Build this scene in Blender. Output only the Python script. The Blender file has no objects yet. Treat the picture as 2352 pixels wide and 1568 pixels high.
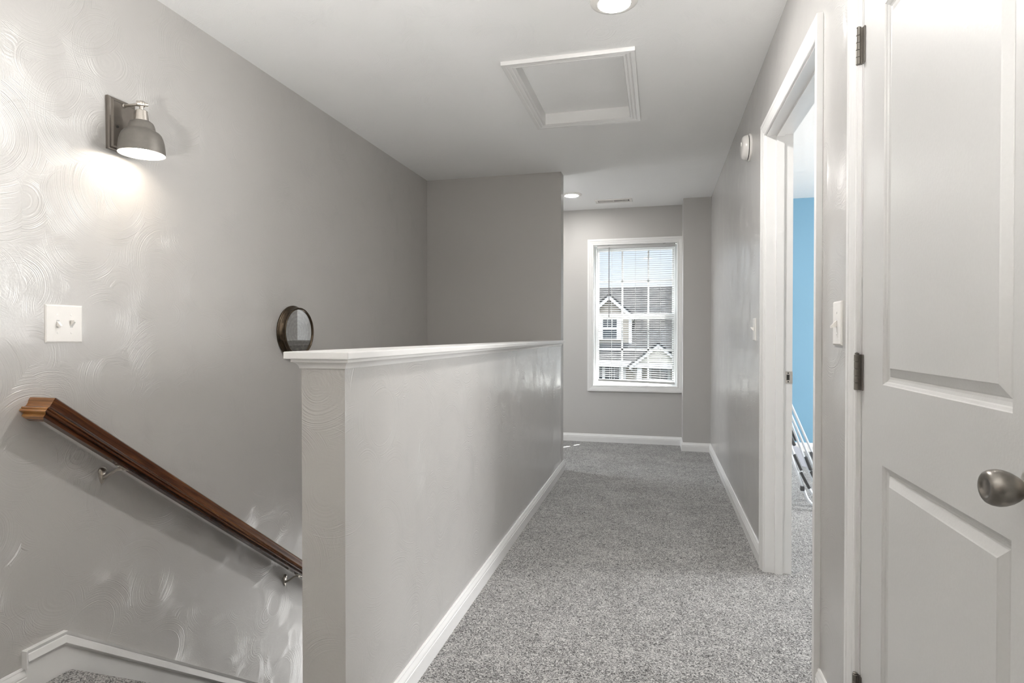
import bpy, bmesh, math, random
from mathutils import Vector, Matrix
random.seed(7)
PI = math.pi
scn = bpy.context.scene
COL = scn.collection

# ------------------------------------------------------------------ dimensions (metres)
CH = 2.44            # ceiling height
XL = -1.92           # stair side wall
XR = 0.492           # corridor right wall (hall face)
XR2 = 0.607          # its bedroom face
YF = 6.17            # far wall with the window
YS = 4.69            # wall that closes the stair well
HX0, HX1 = -0.885, -0.762   # half wall faces
HY0 = 1.32           # half wall end
STAIR_Y = 1.52
YB = -2.3            # hall end behind the viewer

# ------------------------------------------------------------------ helpers
ORG = {}

def V(*a): return Vector(a)

def quad(bm, a, b, c, d, mi=0):
    f = bm.faces.new([bm.verts.new(p) for p in (a, b, c, d)])
    f.material_index = mi
    return f

def box(bm, x0, x1, y0, y1, z0, z1, mi=0):
    v = [bm.verts.new((x, y, z)) for z in (z0, z1) for y in (y0, y1) for x in (x0, x1)]
    fs = []
    for idx in ((0, 2, 3, 1), (4, 5, 7, 6), (0, 1, 5, 4), (2, 6, 7, 3), (0, 4, 6, 2), (1, 3, 7, 5)):
        f = bm.faces.new([v[i] for i in idx]); f.material_index = mi; fs.append(f)
    return fs

def bbox(bm, x0, x1, y0, y1, z0, z1, b=0.002, seg=2, mi=0):
    t = bmesh.new(); box(t, x0, x1, y0, y1, z0, z1, mi)
    bmesh.ops.bevel(t, geom=t.edges[:], offset=b, segments=seg, profile=0.5, affect='EDGES')
    join(bm, t)

def join(bm, t, M=None):
    if M is not None: t.transform(M)
    me = bpy.data.meshes.new('tmp'); t.to_mesh(me); t.free()
    bm.from_mesh(me); bpy.data.meshes.remove(me)

def lathe(bm, prof, M, seg=32, cap0=False, cap1=False, mi=0):
    """prof: (radius, height) along local z; M places it."""
    rings = []
    for r, h in prof:
        if r < 1e-6:
            rings.append([bm.verts.new(M @ V(0, 0, h))])
        else:
            rings.append([bm.verts.new(M @ V(r * math.cos(2 * PI * k / seg), r * math.sin(2 * PI * k / seg), h)) for k in range(seg)])
    for a, b in zip(rings, rings[1:]):
        for k in range(seg):
            k2 = (k + 1) % seg
            if len(a) == 1 and len(b) == 1: continue
            if len(a) == 1: f = bm.faces.new((a[0], b[k], b[k2]))
            elif len(b) == 1: f = bm.faces.new((a[k], a[k2], b[0]))
            else: f = bm.faces.new((a[k], a[k2], b[k2], b[k]))
            f.material_index = mi
    if cap0 and len(rings[0]) > 1: bm.faces.new(rings[0][::-1]).material_index = mi
    if cap1 and len(rings[-1]) > 1: bm.faces.new(rings[-1]).material_index = mi

def axis_matrix(p, d):
    """local z -> direction d at point p"""
    return Matrix.Translation(p) @ Vector(d).to_track_quat('Z', 'Y').to_matrix().to_4x4()

def rod(bm, a, b, r, seg=12, r2=None):
    a, b = Vector(a), Vector(b)
    L = (b - a).length
    lathe(bm, [(r, 0), (r if r2 is None else r2, L)], axis_matrix(a, b - a), seg, True, True)

def tube(bm, pts, r, seg=10):
    pts = [Vector(p) for p in pts]
    rings = []
    n = None
    for i, p in enumerate(pts):
        t = (pts[min(i + 1, len(pts) - 1)] - pts[max(i - 1, 0)]).normalized()
        if n is None:
            n = t.orthogonal().normalized()
        n = (n - t * n.dot(t)).normalized()
        bnm = t.cross(n)
        rings.append([bm.verts.new(p + n * (r * math.cos(2 * PI * k / seg)) + bnm * (r * math.sin(2 * PI * k / seg))) for k in range(seg)])
    for a, b in zip(rings, rings[1:]):
        for k in range(seg):
            bm.faces.new((a[k], a[(k + 1) % seg], b[(k + 1) % seg], b[k]))
    bm.faces.new(rings[0][::-1]); bm.faces.new(rings[-1])

def rounded(pts, rad=0.04, n=5):
    pts = [Vector(p) for p in pts]
    out = [pts[0]]
    for a, p, b in zip(pts, pts[1:], pts[2:]):
        d0, d1 = (a - p), (b - p)
        q = min(rad, d0.length * .45, d1.length * .45)
        s, e = p + d0.normalized() * q, p + d1.normalized() * q
        for k in range(n + 1):
            t = k / n
            out.append(s * (1 - t) ** 2 + p * 2 * t * (1 - t) + e * t * t)
    out.append(pts[-1])
    return out

def sweep(bm, pts, prof, n, closed=False, mi=0):
    """mitred sweep of a closed profile (u sideways = t x n, v along n) along a planar path."""
    pts = [Vector(p) for p in pts]; n = Vector(n).normalized()
    N = len(pts); rings = []
    for i, p in enumerate(pts):
        tin = (p - pts[i - 1]).normalized() if (i > 0 or closed) else None
        tout = (pts[(i + 1) % N] - p).normalized() if (i < N - 1 or closed) else None
        if tin is None: m = tout.cross(n)
        elif tout is None: m = tin.cross(n)
        else:
            s1, s2 = tin.cross(n), tout.cross(n)
            m = (s1 + s2) / max(1e-4, 1 + s1.dot(s2))
        rings.append([bm.verts.new(p + m * u + n * v) for u, v in prof])
    K = len(prof)
    for i in range(N if closed else N - 1):
        a, b = rings[i], rings[(i + 1) % N]
        for k in range(K):
            f = bm.faces.new((a[k], a[(k + 1) % K], b[(k + 1) % K], b[k])); f.material_index = mi
    if not closed:
        bm.faces.new(rings[0][::-1]); bm.faces.new(rings[-1])

def wall_with_holes(bm, fixed, lo, hi, t0, t1, holes, axis, mi=0):
    """box wall; axis 'x' -> thickness in x, spans y/z ; axis 'y' -> thickness in y, spans x/z. holes (a0,a1,z0,z1)"""
    us = sorted({lo[0], hi[0]} | {h[0] for h in holes} | {h[1] for h in holes})
    vs = sorted({lo[1], hi[1]} | {h[2] for h in holes} | {h[3] for h in holes})
    for u0, u1 in zip(us, us[1:]):
        for v0, v1 in zip(vs, vs[1:]):
            uc, vc = (u0 + u1) / 2, (v0 + v1) / 2
            if any(h[0] < uc < h[1] and h[2] < vc < h[3] for h in holes): continue
            if axis == 'x': box(bm, t0, t1, u0, u1, v0, v1, mi)
            else: box(bm, u0, u1, t0, t1, v0, v1, mi)
    bmesh.ops.remove_doubles(bm, verts=bm.verts[:], dist=1e-5)
    # drop interior double faces
    seen = {}
    for f in bm.faces[:]:
        k = tuple(sorted(v.index for v in f.verts)) if False else frozenset(f.verts)
        seen.setdefault(k, []).append(f)
    dead = [f for fs in seen.values() if len(fs) > 1 for f in fs]
    bmesh.ops.delete(bm, geom=dead, context='FACES')

def obj(name, bm, mats, parent=None, smooth=False, angle=35):
    bmesh.ops.recalc_face_normals(bm, faces=bm.faces[:])
    me = bpy.data.meshes.new(name)
    o = bpy.data.objects.new(name, me)
    COL.objects.link(o)
    off = ORG.get(parent.name, V(0, 0, 0)) if parent else V(0, 0, 0)
    if off.length > 0: bm.transform(Matrix.Translation(-off))
    bm.to_mesh(me); bm.free()
    if not isinstance(mats, (list, tuple)): mats = [mats]
    for m in mats: me.materials.append(m)
    if parent:
        o.parent = parent
    ORG[o.name] = off.copy()
    if smooth:
        me.shade_smooth()
        try: me.set_sharp_from_angle(angle=math.radians(angle))
        except Exception: pass
    return o

def at_base(o, loc):
    """move a top-level mesh object's origin to loc without moving the mesh"""
    loc = Vector(loc)
    o.data.transform(Matrix.Translation(-loc)); o.location = loc
    ORG[o.name] = loc.copy()
    return o

def tag(o, label, cat, group=None, kind=None):
    o['label'] = label; o['category'] = cat
    if group: o['group'] = group
    if kind: o['kind'] = kind
    return o

def thing(name, loc, label, cat, group=None, kind=None):
    o = bpy.data.objects.new(name, None); COL.objects.link(o)
    o.empty_display_size = 0.1
    o.location = loc; ORG[o.name] = Vector(loc)
    return tag(o, label, cat, group, kind)

def struct(name, bm, mats, label, cat, **k):
    return tag(obj(name, bm, mats, **k), label, cat, None, 'structure')

# ------------------------------------------------------------------ materials
def new_mat(name):
    m = bpy.data.materials.new(name); m.use_nodes = True
    nt = m.node_tree
    return m, nt, nt.nodes['Principled BSDF']

def N(nt, typ, **kw):
    n = nt.nodes.new(typ)
    for k, v in kw.items():
        if k.startswith('i_'): n.inputs[k[2:].replace('_', ' ')].default_value = v
        else: setattr(n, k, v)
    return n

def math_node(nt, op, a, b=None, c=None):
    n = nt.nodes.new('ShaderNodeMath'); n.operation = op
    for i, x in enumerate((a, b, c)):
        if x is None: continue
        if isinstance(x, (int, float)): n.inputs[i].default_value = x
        else: nt.links.new(x, n.inputs[i])
    return n.outputs[0]

def ramp(nt, fac, stops):
    n = nt.nodes.new('ShaderNodeValToRGB')
    cr = n.color_ramp
    while len(cr.elements) < len(stops): cr.elements.new(0.5)
    for e, (p, c) in zip(cr.elements, stops):
        e.position = p; e.color = (*c, 1) if len(c) == 3 else c
    nt.links.new(fac, n.inputs[0])
    return n.outputs[0]

def simple(name, col, rough=0.5, metal=0.0, spec=0.5, noise=0.0, **kw):
    m, nt, p = new_mat(name)
    p.inputs['Base Color'].default_value = (*col, 1)
    p.inputs['Roughness'].default_value = rough
    p.inputs['Metallic'].default_value = metal
    p.inputs['Specular IOR Level'].default_value = spec
    if noise:
        tc = N(nt, 'ShaderNodeTexCoord'); nz = N(nt, 'ShaderNodeTexNoise', i_Scale=kw.get('nscale', 40.0), i_Detail=3.0)
        nt.links.new(tc.outputs['Object'], nz.inputs['Vector'])
        lo = tuple(c * (1 - noise) for c in col); hi = tuple(min(1, c * (1 + noise)) for c in col)
        nt.links.new(ramp(nt, nz.outputs[0], [(0.3, lo), (0.7, hi)]), p.inputs['Base Color'])
        b = N(nt, 'ShaderNodeBump', i_Strength=kw.get('bstr', 0.1), i_Distance=0.001)
        nt.links.new(nz.outputs[0], b.inputs['Height']); nt.links.new(b.outputs[0], p.inputs['Normal'])
    return m

def plaster(name, col, rough, s=3.4, amount=1.0, dist=0.0012, spec=0.5, fine=0.25, large=0.8, coat=0.0):
    """painted plaster with fan-shaped brush swirls"""
    m, nt, p = new_mat(name)
    p.inputs['Base Color'].default_value = (*col, 1)
    p.inputs['Roughness'].default_value = rough
    p.inputs['Specular IOR Level'].default_value = spec
    p.inputs['Coat Weight'].default_value = coat; p.inputs['Coat IOR'].default_value = 1.65; p.inputs['Coat Roughness'].default_value = 0.25
    tc = N(nt, 'ShaderNodeTexCoord'); L = nt.links
    wob = N(nt, 'ShaderNodeTexNoise', i_Scale=6.0, i_Detail=1.0)
    L.new(tc.outputs['Object'], wob.inputs['Vector'])
    mixv = N(nt, 'ShaderNodeVectorMath', operation='MULTIPLY_ADD')
    L.new(wob.outputs[1], mixv.inputs[0]); mixv.inputs[1].default_value = (0.018, 0.018, 0.018)
    L.new(tc.outputs['Object'], mixv.inputs[2])
    total = None
    for k, (sc, off) in enumerate(((s, 0.0), (s * 1.45, 7.3))):
        mp = N(nt, 'ShaderNodeMapping'); mp.inputs['Location'].default_value = (off, off * .7, off * .3)
        L.new(mixv.outputs[0], mp.inputs['Vector'])
        vo = N(nt, 'ShaderNodeTexVoronoi', i_Scale=sc)
        L.new(mp.outputs[0], vo.inputs['Vector'])
        sep = N(nt, 'ShaderNodeSeparateColor'); L.new(vo.outputs['Color'], sep.inputs[0])
        w = math_node(nt, 'MULTIPLY_ADD', vo.outputs['Distance'], 100.0 * 3.4 / sc, math_node(nt, 'MULTIPLY', sep.outputs[0], 91.0))
        n1 = N(nt, 'ShaderNodeTexNoise', noise_dimensions='1D', i_Scale=1.0, i_Detail=1.5)
        L.new(w, n1.inputs['W'])
        mk = N(nt, 'ShaderNodeTexNoise', i_Scale=4.0 + 2 * k, i_Detail=2.0)
        L.new(mp.outputs[0], mk.inputs['Vector'])
        mask = N(nt, 'ShaderNodeMapRange', clamp=True)
        mask.inputs[1].default_value = 0.42; mask.inputs[2].default_value = 0.66
        L.new(mk.outputs[0], mask.inputs[0])
        far = N(nt, 'ShaderNodeMapRange', clamp=True); far.inputs[1].default_value = .34; far.inputs[2].default_value = .46
        L.new(vo.outputs['Distance'], far.inputs[0])
        h = math_node(nt, 'MULTIPLY', math_node(nt, 'MULTIPLY', n1.outputs[0], mask.outputs[0]), far.outputs[0])
        h2 = math_node(nt, 'MULTIPLY_ADD', sep.outputs[1], 0.25, h)
        total = h if total is None else math_node(nt, 'ADD', total, h)
    fz = N(nt, 'ShaderNodeTexNoise', i_Scale=170.0, i_Detail=2.0)
    L.new(tc.outputs['Object'], fz.inputs['Vector'])
    lg = N(nt, 'ShaderNodeTexNoise', i_Scale=9.0, i_Detail=3.0)
    L.new(tc.outputs['Object'], lg.inputs['Vector'])
    total = math_node(nt, 'MULTIPLY_ADD', fz.outputs[0], fine, total)
    total = math_node(nt, 'MULTIPLY_ADD', lg.outputs[0], large, total)
    b = N(nt, 'ShaderNodeBump', i_Strength=amount, i_Distance=dist)
    L.new(total, b.inputs['Height']); L.new(b.outputs[0], p.inputs['Normal'])
    if coat: L.new(b.outputs[0], p.inputs['Coat Normal'])
    return m

WALL = (0.475, 0.462, 0.445)
M_wall = plaster('grey_wall_paint', WALL, 0.45, amount=1.0, dist=0.0013, fine=0.15, large=0.5, spec=0.6, coat=1.0)
M_wall_flat = plaster('grey_wall_paint_smooth', WALL, 0.5, amount=0.4, dist=0.0006)
M_ceil = plaster('ceiling_paint', (0.83, 0.83, 0.825), 0.75, amount=0.9, dist=0.0016, spec=0.3, fine=0.4)
M_blue = plaster('blue_wall_paint', (0.175, 0.345, 0.475), 0.5, amount=0.5, dist=0.0008)
M_trim = simple('white_trim_paint', (0.735, 0.73, 0.72), 0.34, noise=0.008, nscale=25.0, bstr=0.02)
M_door = simple('white_door_paint', (0.585, 0.58, 0.57), 0.36, noise=0.012, nscale=160.0, bstr=0.22)
M_plastic = simple('white_plastic', (0.82, 0.80, 0.77), 0.22, noise=0.01)
M_vinyl = simple('white_window_vinyl', (0.84, 0.85, 0.85), 0.3, noise=0.01)
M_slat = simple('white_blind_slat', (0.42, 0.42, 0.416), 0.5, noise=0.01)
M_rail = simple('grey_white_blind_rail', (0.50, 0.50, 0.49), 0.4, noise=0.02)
M_wand = simple('grey_blind_wand', (0.20, 0.19, 0.19), 0.3, noise=0.02)
M_cord = simple('pale_cord', (0.7, 0.7, 0.68), 0.7, noise=0.05)
M_nickel = simple('brushed_nickel', (0.62, 0.58, 0.53), 0.28, metal=1.0, noise=0.05, nscale=200.0, bstr=0.03)
M_dnickel = simple('dark_satin_nickel', (0.25, 0.232, 0.21), 0.34, metal=1.0, noise=0.05, nscale=150.0, bstr=0.03)
M_pewter = simple('pewter_shade_metal', (0.185, 0.172, 0.155), 0.5, metal=0.4, noise=0.06, nscale=60.0, bstr=0.05)
M_plate = simple('bronze_brown_plate', (0.135, 0.118, 0.10), 0.42, metal=0.25, noise=0.05, nscale=60.0, bstr=0.03)
M_inner = simple('white_enamel', (0.9, 0.88, 0.84), 0.5, noise=0.01)
M_dark = simple('dark_recess', (0.03, 0.028, 0.025), 0.6, noise=0.1)
M_bronze = simple('aged_bronze', (0.085, 0.062, 0.040), 0.28, metal=0.75, spec=0.6, noise=0.35, nscale=30.0, bstr=0.1)
M_white_metal = simple('white_powder_coat', (0.72, 0.76, 0.80), 0.3, noise=0.03)
M_rubber = simple('grey_rubber_plastic', (0.07, 0.072, 0.075), 0.55, noise=0.1)
M_fabric = simple('pale_mesh_fabric', (0.70, 0.71, 0.76), 0.9, noise=0.06, nscale=500.0, bstr=0.4)
M_frontwall = simple('light_absorbing_wall', (0.07, 0.055, 0.045), 0.6, noise=0.1)  # unseen end wall, darkened so less light bounces forward
M_black = simple('black_slot', (0.015, 0.015, 0.015), 0.7, noise=0.1)

def emis(name, col, strength):
    m, nt, p = new_mat(name)
    p.inputs['Base Color'].default_value = (*col, 1)
    p.inputs['Emission Color'].default_value = (*col, 1)
    p.inputs['Emission Strength'].default_value = strength
    return m

L_LED, L_BULB = 440.0, 26.0
M_led = emis('led_lens', (1.0, 0.975, 0.945), L_LED)
M_up = emis('fill_lamp_bulb', (1.0, 0.98, 0.95), 5000.0)  # emission of the added fill lamp behind the camera
M_led2 = emis('led_lens_soft', (1.0, 0.975, 0.945), 250.0)
M_bulb = emis('lamp_bulb', (1.0, 0.925, 0.83), L_BULB)

def wood(name, dark, mid, light, across=False):
    m, nt, p = new_mat(name); L = nt.links
    tc = N(nt, 'ShaderNodeTexCoord'); m0 = N(nt, 'ShaderNodeMapping'); m0.inputs['Rotation'].default_value = (math.radians(37.5), 0, 0)
    mp = N(nt, 'ShaderNodeMapping')
    mp.inputs['Scale'].default_value = (4.0, 75.0, 75.0) if across else (75.0, 4.0, 75.0)
    L.new(tc.outputs['Object'], m0.inputs['Vector']); L.new(m0.outputs[0], mp.inputs['Vector'])
    n1 = N(nt, 'ShaderNodeTexNoise', i_Scale=1.0, i_Detail=5.0, i_Roughness=0.65, i_Distortion=0.6)
    L.new(mp.outputs[0], n1.inputs['Vector'])
    n2 = N(nt, 'ShaderNodeTexNoise', i_Scale=0.18, i_Detail=2.0)
    L.new(mp.outputs[0], n2.inputs['Vector'])
    f = math_node(nt, 'MULTIPLY_ADD', n2.outputs[0], 0.5, math_node(nt, 'MULTIPLY', n1.outputs[0], 0.55))
    L.new(ramp(nt, f, [(0.36, dark), (0.52, mid), (0.68, light)]), p.inputs['Base Color'])
    p.inputs['Roughness'].default_value = 0.24
    p.inputs['Coat Weight'].default_value = 0.35
    p.inputs['Coat Roughness'].default_value = 0.12
    b = N(nt, 'ShaderNodeBump', i_Strength=0.25, i_Distance=0.0006)
    L.new(n1.outputs[0], b.inputs['Height']); L.new(b.outputs[0], p.inputs['Normal'])
    return m

M_wood = wood('stained_handrail_wood', (0.022, 0.007, 0.003), (0.085, 0.027, 0.009), (0.20, 0.075, 0.022))
M_wood_lit = wood('lit_honey_rail_wood', (0.12, 0.045, 0.012), (0.30, 0.125, 0.034), (0.48, 0.225, 0.065), across=True)  # rail wood in a lighter tone, light from above put into the colour

def carpet():
    m, nt, p = new_mat('grey_cut_pile_carpet'); L = nt.links
    tc = N(nt, 'ShaderNodeTexCoord')
    wob = N(nt, 'ShaderNodeTexNoise', i_Scale=45.0, i_Detail=2.0)
    L.new(tc.outputs['Object'], wob.inputs['Vector'])
    mv = N(nt, 'ShaderNodeVectorMath', operation='MULTIPLY_ADD')
    L.new(wob.outputs[1], mv.inputs[0]); mv.inputs[1].default_value = (0.03, 0.03, 0.03)
    L.new(tc.outputs['Object'], mv.inputs[2])
    n1 = N(nt, 'ShaderNodeTexNoise', i_Scale=175.0, i_Detail=3.0, i_Roughness=0.6)
    L.new(mv.outputs[0], n1.inputs['Vector'])
    v1 = N(nt, 'ShaderNodeTexVoronoi', i_Scale=190.0)
    L.new(mv.outputs[0], v1.inputs['Vector'])
    n2 = N(nt, 'ShaderNodeTexNoise', i_Scale=4.5, i_Detail=4.0, i_Roughness=0.6)
    L.new(tc.outputs['Object'], n2.inputs['Vector'])
    n3 = N(nt, 'ShaderNodeTexNoise', i_Scale=26.0, i_Detail=3.0)
    L.new(tc.outputs['Object'], n3.inputs['Vector'])
    f = math_node(nt, 'MULTIPLY_ADD', v1.outputs['Distance'], -0.28, math_node(nt, 'MULTIPLY', n1.outputs[0], 1.0))
    f = math_node(nt, 'MULTIPLY_ADD', n2.outputs[0], 0.14, f)
    f = math_node(nt, 'MULTIPLY_ADD', n3.outputs[0], 0.16, f)
    L.new(ramp(nt, f, [(0.33, (0.03, 0.029, 0.028)), (0.47, (0.185, 0.18, 0.174)), (0.63, (0.52, 0.51, 0.495))]), p.inputs['Base Color'])
    p.inputs['Roughness'].default_value = 0.95
    p.inputs['Specular IOR Level'].default_value = 0.1
    p.inputs['Sheen Weight'].default_value = 0.25
    b = N(nt, 'ShaderNodeBump', i_Strength=0.9, i_Distance=0.006)
    L.new(f, b.inputs['Height']); L.new(b.outputs[0], p.inputs['Normal'])
    return m
M_carpet = carpet()

def glass():
    m, nt, p = new_mat('window_glass')
    nt.nodes.remove(p)
    out = nt.nodes['Material Output']
    tr = N(nt, 'ShaderNodeBsdfTransparent'); tr.inputs[0].default_value = (0.97, 0.98, 0.98, 1)
    gl = N(nt, 'ShaderNodeBsdfGlossy'); gl.inputs['Roughness'].default_value = 0.02
    mx = N(nt, 'ShaderNodeMixShader'); mx.inputs[0].default_value = 0.015
    nt.links.new(tr.outputs[0], mx.inputs[1]); nt.links.new(gl.outputs[0], mx.inputs[2])
    nt.links.new(mx.outputs[0], out.inputs[0])
    return m
M_glass = glass()

def clock_glass():
    m, nt, p = new_mat('reflective_clock_glass')
    nt.nodes.remove(p)
    out = nt.nodes['Material Output']
    tr = N(nt, 'ShaderNodeBsdfTransparent')
    gl = N(nt, 'ShaderNodeBsdfGlossy'); gl.inputs['Roughness'].default_value = 0.01
    mx = N(nt, 'ShaderNodeMixShader'); mx.inputs[0].default_value = 0.78
    nt.links.new(tr.outputs[0], mx.inputs[1]); nt.links.new(gl.outputs[0], mx.inputs[2])
    nt.links.new(mx.outputs[0], out.inputs[0])
    return m
M_cglass = clock_glass()

def dial_mat():
    m, nt, p = new_mat('embossed_grey_dial'); L = nt.links
    tc = N(nt, 'ShaderNodeTexCoord')
    sp = N(nt, 'ShaderNodeSeparateXYZ'); L.new(tc.outputs['Object'], sp.inputs[0])
    y, z = sp.outputs[1], sp.outputs[2]
    r = math_node(nt, 'SQRT', math_node(nt, 'ADD', math_node(nt, 'MULTIPLY', y, y), math_node(nt, 'MULTIPLY', z, z)))
    a = math_node(nt, 'ARCTAN2', z, y)
    rings = math_node(nt, 'SINE', math_node(nt, 'MULTIPLY', r, 290.0))
    petals = math_node(nt, 'SINE', math_node(nt, 'ADD', math_node(nt, 'MULTIPLY', a, 12.0), math_node(nt, 'MULTIPLY', r, 160.0)))
    nz = N(nt, 'ShaderNodeTexNoise', i_Scale=90.0, i_Detail=4.0); L.new(tc.outputs['Object'], nz.inputs['Vector'])
    f = math_node(nt, 'ADD', math_node(nt, 'MULTIPLY_ADD', rings, 0.14, math_node(nt, 'MULTIPLY', math_node(nt, 'MULTIPLY', rings, petals), 0.16)), math_node(nt, 'MULTIPLY_ADD', nz.outputs[0], 0.4, 0.3))
    L.new(ramp(nt, f, [(0.36, (0.02, 0.02, 0.02)), (0.68, (0.46, 0.455, 0.45))]), p.inputs['Base Color'])
    p.inputs['Roughness'].default_value = 0.5
    b = N(nt, 'ShaderNodeBump', i_Strength=0.6, i_Distance=0.002)
    L.new(f, b.inputs['Height']); L.new(b.outputs[0], p.inputs['Normal'])
    return m

def siding(name, col, pitch=0.11):
    m, nt, p = new_mat(name); L = nt.links
    tc = N(nt, 'ShaderNodeTexCoord'); sp = N(nt, 'ShaderNodeSeparateXYZ'); L.new(tc.outputs['Object'], sp.inputs[0])
    fr = math_node(nt, 'FRACT', math_node(nt, 'DIVIDE', sp.outputs[2], pitch))
    lo = tuple(c * 0.55 for c in col)
    L.new(ramp(nt, fr, [(0.0, lo), (0.10, lo), (0.16, col)]), p.inputs['Base Color'])
    p.inputs['Roughness'].default_value = 0.6
    b = N(nt, 'ShaderNodeBump', i_Strength=0.5, i_Distance=0.012)
    L.new(fr, b.inputs['Height']); b.invert = True
    L.new(b.outputs[0], p.inputs['Normal'])
    return m
M_siding = siding('beige_siding', (0.15, 0.13, 0.102))
M_siding2 = siding('cream_siding', (0.26, 0.245, 0.21))
M_htrim = simple('white_house_trim', (0.34, 0.34, 0.337), 0.5, noise=0.01)
M_hglass = simple('dark_house_glass', (0.02, 0.024, 0.028), 0.1, noise=0.2, nscale=3.0)

def shingle():
    m, nt, p = new_mat('grey_brown_shingles'); L = nt.links
    tc = N(nt, 'ShaderNodeTexCoord')
    br = N(nt, 'ShaderNodeTexBrick', i_Scale=3.2)
    br.inputs['Color1'].default_value = (0.0145, 0.0148, 0.0155, 1); br.inputs['Color2'].default_value = (0.0235, 0.024, 0.025, 1)
    br.inputs['Mortar'].default_value = (0.008, 0.008, 0.008, 1); br.inputs['Mortar Size'].default_value = 0.02
    L.new(tc.outputs['Object'], br.inputs['Vector'])
    nz = N(nt, 'ShaderNodeTexNoise', i_Scale=1.2, i_Detail=5.0); L.new(tc.outputs['Object'], nz.inputs['Vector'])
    mx = N(nt, 'ShaderNodeMix', data_type='RGBA', blend_type='MULTIPLY'); mx.inputs[0].default_value = 0.7
    L.new(br.outputs[0], mx.inputs[6])
    L.new(ramp(nt, nz.outputs[0], [(0.3, (0.7, 0.69, 0.68)), (0.7, (1.15, 1.13, 1.1))]), mx.inputs[7])
    L.new(mx.outputs[2], p.inputs['Base Color'])
    p.inputs['Roughness'].default_value = 1.0; p.inputs['Specular IOR Level'].default_value = 0.0
    return m
M_shingle = shingle()
M_ground = simple('pale_ground', (0.05, 0.052, 0.045), 0.9, noise=0.3, nscale=2.0)

# ------------------------------------------------------------------ profiles
BASE = [(0, 0), (.0135, 0), (.0135, .050), (.0115, .053), (.0125, .057), (.0115, .062), (.0065, .074), (.0065, .077), (.0035, .083), (0, .083)]
CASING = [(0, 0), (0, .008), (.003, .0105), (.010, .0105), (.013, .009), (.018, .0115), (.030, .0145), (.040, .0155), (.043, .0175), (.057, .0175), (.057, 0)]

def baseboard(name, path, label):
    bm = bmesh.new(); sweep(bm, path, BASE, (0, 0, 1))
    return struct(name, bm, M_trim, label, 'baseboard')

# ------------------------------------------------------------------ shell
DY0, DY1 = 0.855, 1.622     # closet door leaf
OY0, OY1 = 2.05, 2.955      # bedroom doorway clear opening
OZ = 2.052

bm = bmesh.new()
for r in ((XL, XR2, YB, STAIR_Y), (HX0, XR2, STAIR_Y, YS + .12), (XL, XR2, YS, YF)):
    pass
wall_with_holes(bm, 0, (0, 0), (1, 1), 0, 1, [], 'x') if False else None
def slab(bm, us, vs, z0, z1, keep):
    for a, b in zip(us, us[1:]):
        for c, d in zip(vs, vs[1:]):
            if keep((a + b) / 2, (c + d) / 2): box(bm, a, b, c, d, z0, z1)
    bmesh.ops.remove_doubles(bm, verts=bm.verts[:], dist=1e-5)
    seen = {}
    for f in bm.faces[:]: seen.setdefault(frozenset(f.verts), []).append(f)
    bmesh.ops.delete(bm, geom=[f for fs in seen.values() if len(fs) > 1 for f in fs], context='FACES')
slab(bm, [XL, HX0, HX1, XR2, 3.7], [YB, STAIR_Y, 1.95, YS, YF], -0.25, 0.0,
     lambda x, y: not (STAIR_Y < y < YS and x < HX1 + .0) and not (x > XR2 and y < 1.95) or (HX0 < x < HX1 and False))
struct('floor', bm, M_carpet, 'grey speckled cut pile carpet running along the hallway and into the blue room', 'carpet floor')

HATCH = (-0.682, -0.165, 2.802, 3.592)
bm = bmesh.new()
slab(bm, [XL - .12, HATCH[0] - .004, HATCH[1] + .004, XR2, 3.82], [YB - .12, HATCH[2] - .004, HATCH[3] + .004, YF + .13], CH, CH + .12,
     lambda x, y: not (HATCH[0] < x < HATCH[1] and HATCH[2] < y < HATCH[3]))
struct('ceiling', bm, M_ceil, 'white hallway ceiling with faint brush swirl texture', 'ceiling')

bm = bmesh.new(); wall_with_holes(bm, 0, (YB - .12, -2.7), (YF + .13, CH), XL - .12, XL, [(4.90, 5.40, .6, 2.05)], 'x')
struct('wall_left', bm, M_wall, 'long grey wall beside the stairs carrying the sconce and handrail', 'wall')

bm = bmesh.new(); wall_with_holes(bm, 0, (XL, -2.7), (HX1, CH), YS, YS + .12, [(-1.75, -1.05, -2.2, -.75)], 'y')
struct('wall_stair_end', bm, M_wall_flat, 'grey wall closing the far end of the stairwell', 'wall')

WZ0, WZ1, WX0, WX1 = 0.597, 2.060, -0.657, 0.190
bm = bmesh.new()
wall_with_holes(bm, 0, (XL - .12, -2.9), (XR2, CH), YF, YF + .13, [(WX0, WX1, WZ0, WZ1)], 'y')
struct('wall_back', bm, M_wall_flat, 'grey far end wall of the hallway around the window', 'wall')

bm = bmesh.new(); box(bm, 0.236, XR, 5.88, YF, 0, CH)
struct('wall_chase', bm, M_wall_flat, 'narrow boxed out grey wall corner right of the window', 'wall')

bm = bmesh.new()
wall_with_holes(bm, 0, (YB - .12, -0.0), (YF, CH), XR, XR2,
                [(DY0 - .022, DY1 + .022, -0.001, 2.057), (OY0 - .02, OY1 + .02, -0.001, OZ + .02)], 'x')
for f in bm.faces:
    f.normal_update()
    if f.normal.x > 0.9 and f.calc_center_median().x > XR2 - .01 and f.calc_center_median().y > 1.9: f.material_index = 1
for v in bm.verts:
    if v.co.z < 0: v.co.z = 0
bmesh.ops.dissolve_degenerate(bm, edges=bm.edges[:], dist=1e-5)
struct('wall_right', bm, [M_wall, M_wall_flat], 'glossy grey corridor wall with the doorway and the panelled door', 'wall')

bm = bmesh.new(); box(bm, HX0, HX1, HY0, YS, -2.7, 1.036)
struct('wall_half', bm, M_wall, 'grey half height wall between the stairs and the corridor', 'half wall')

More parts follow.
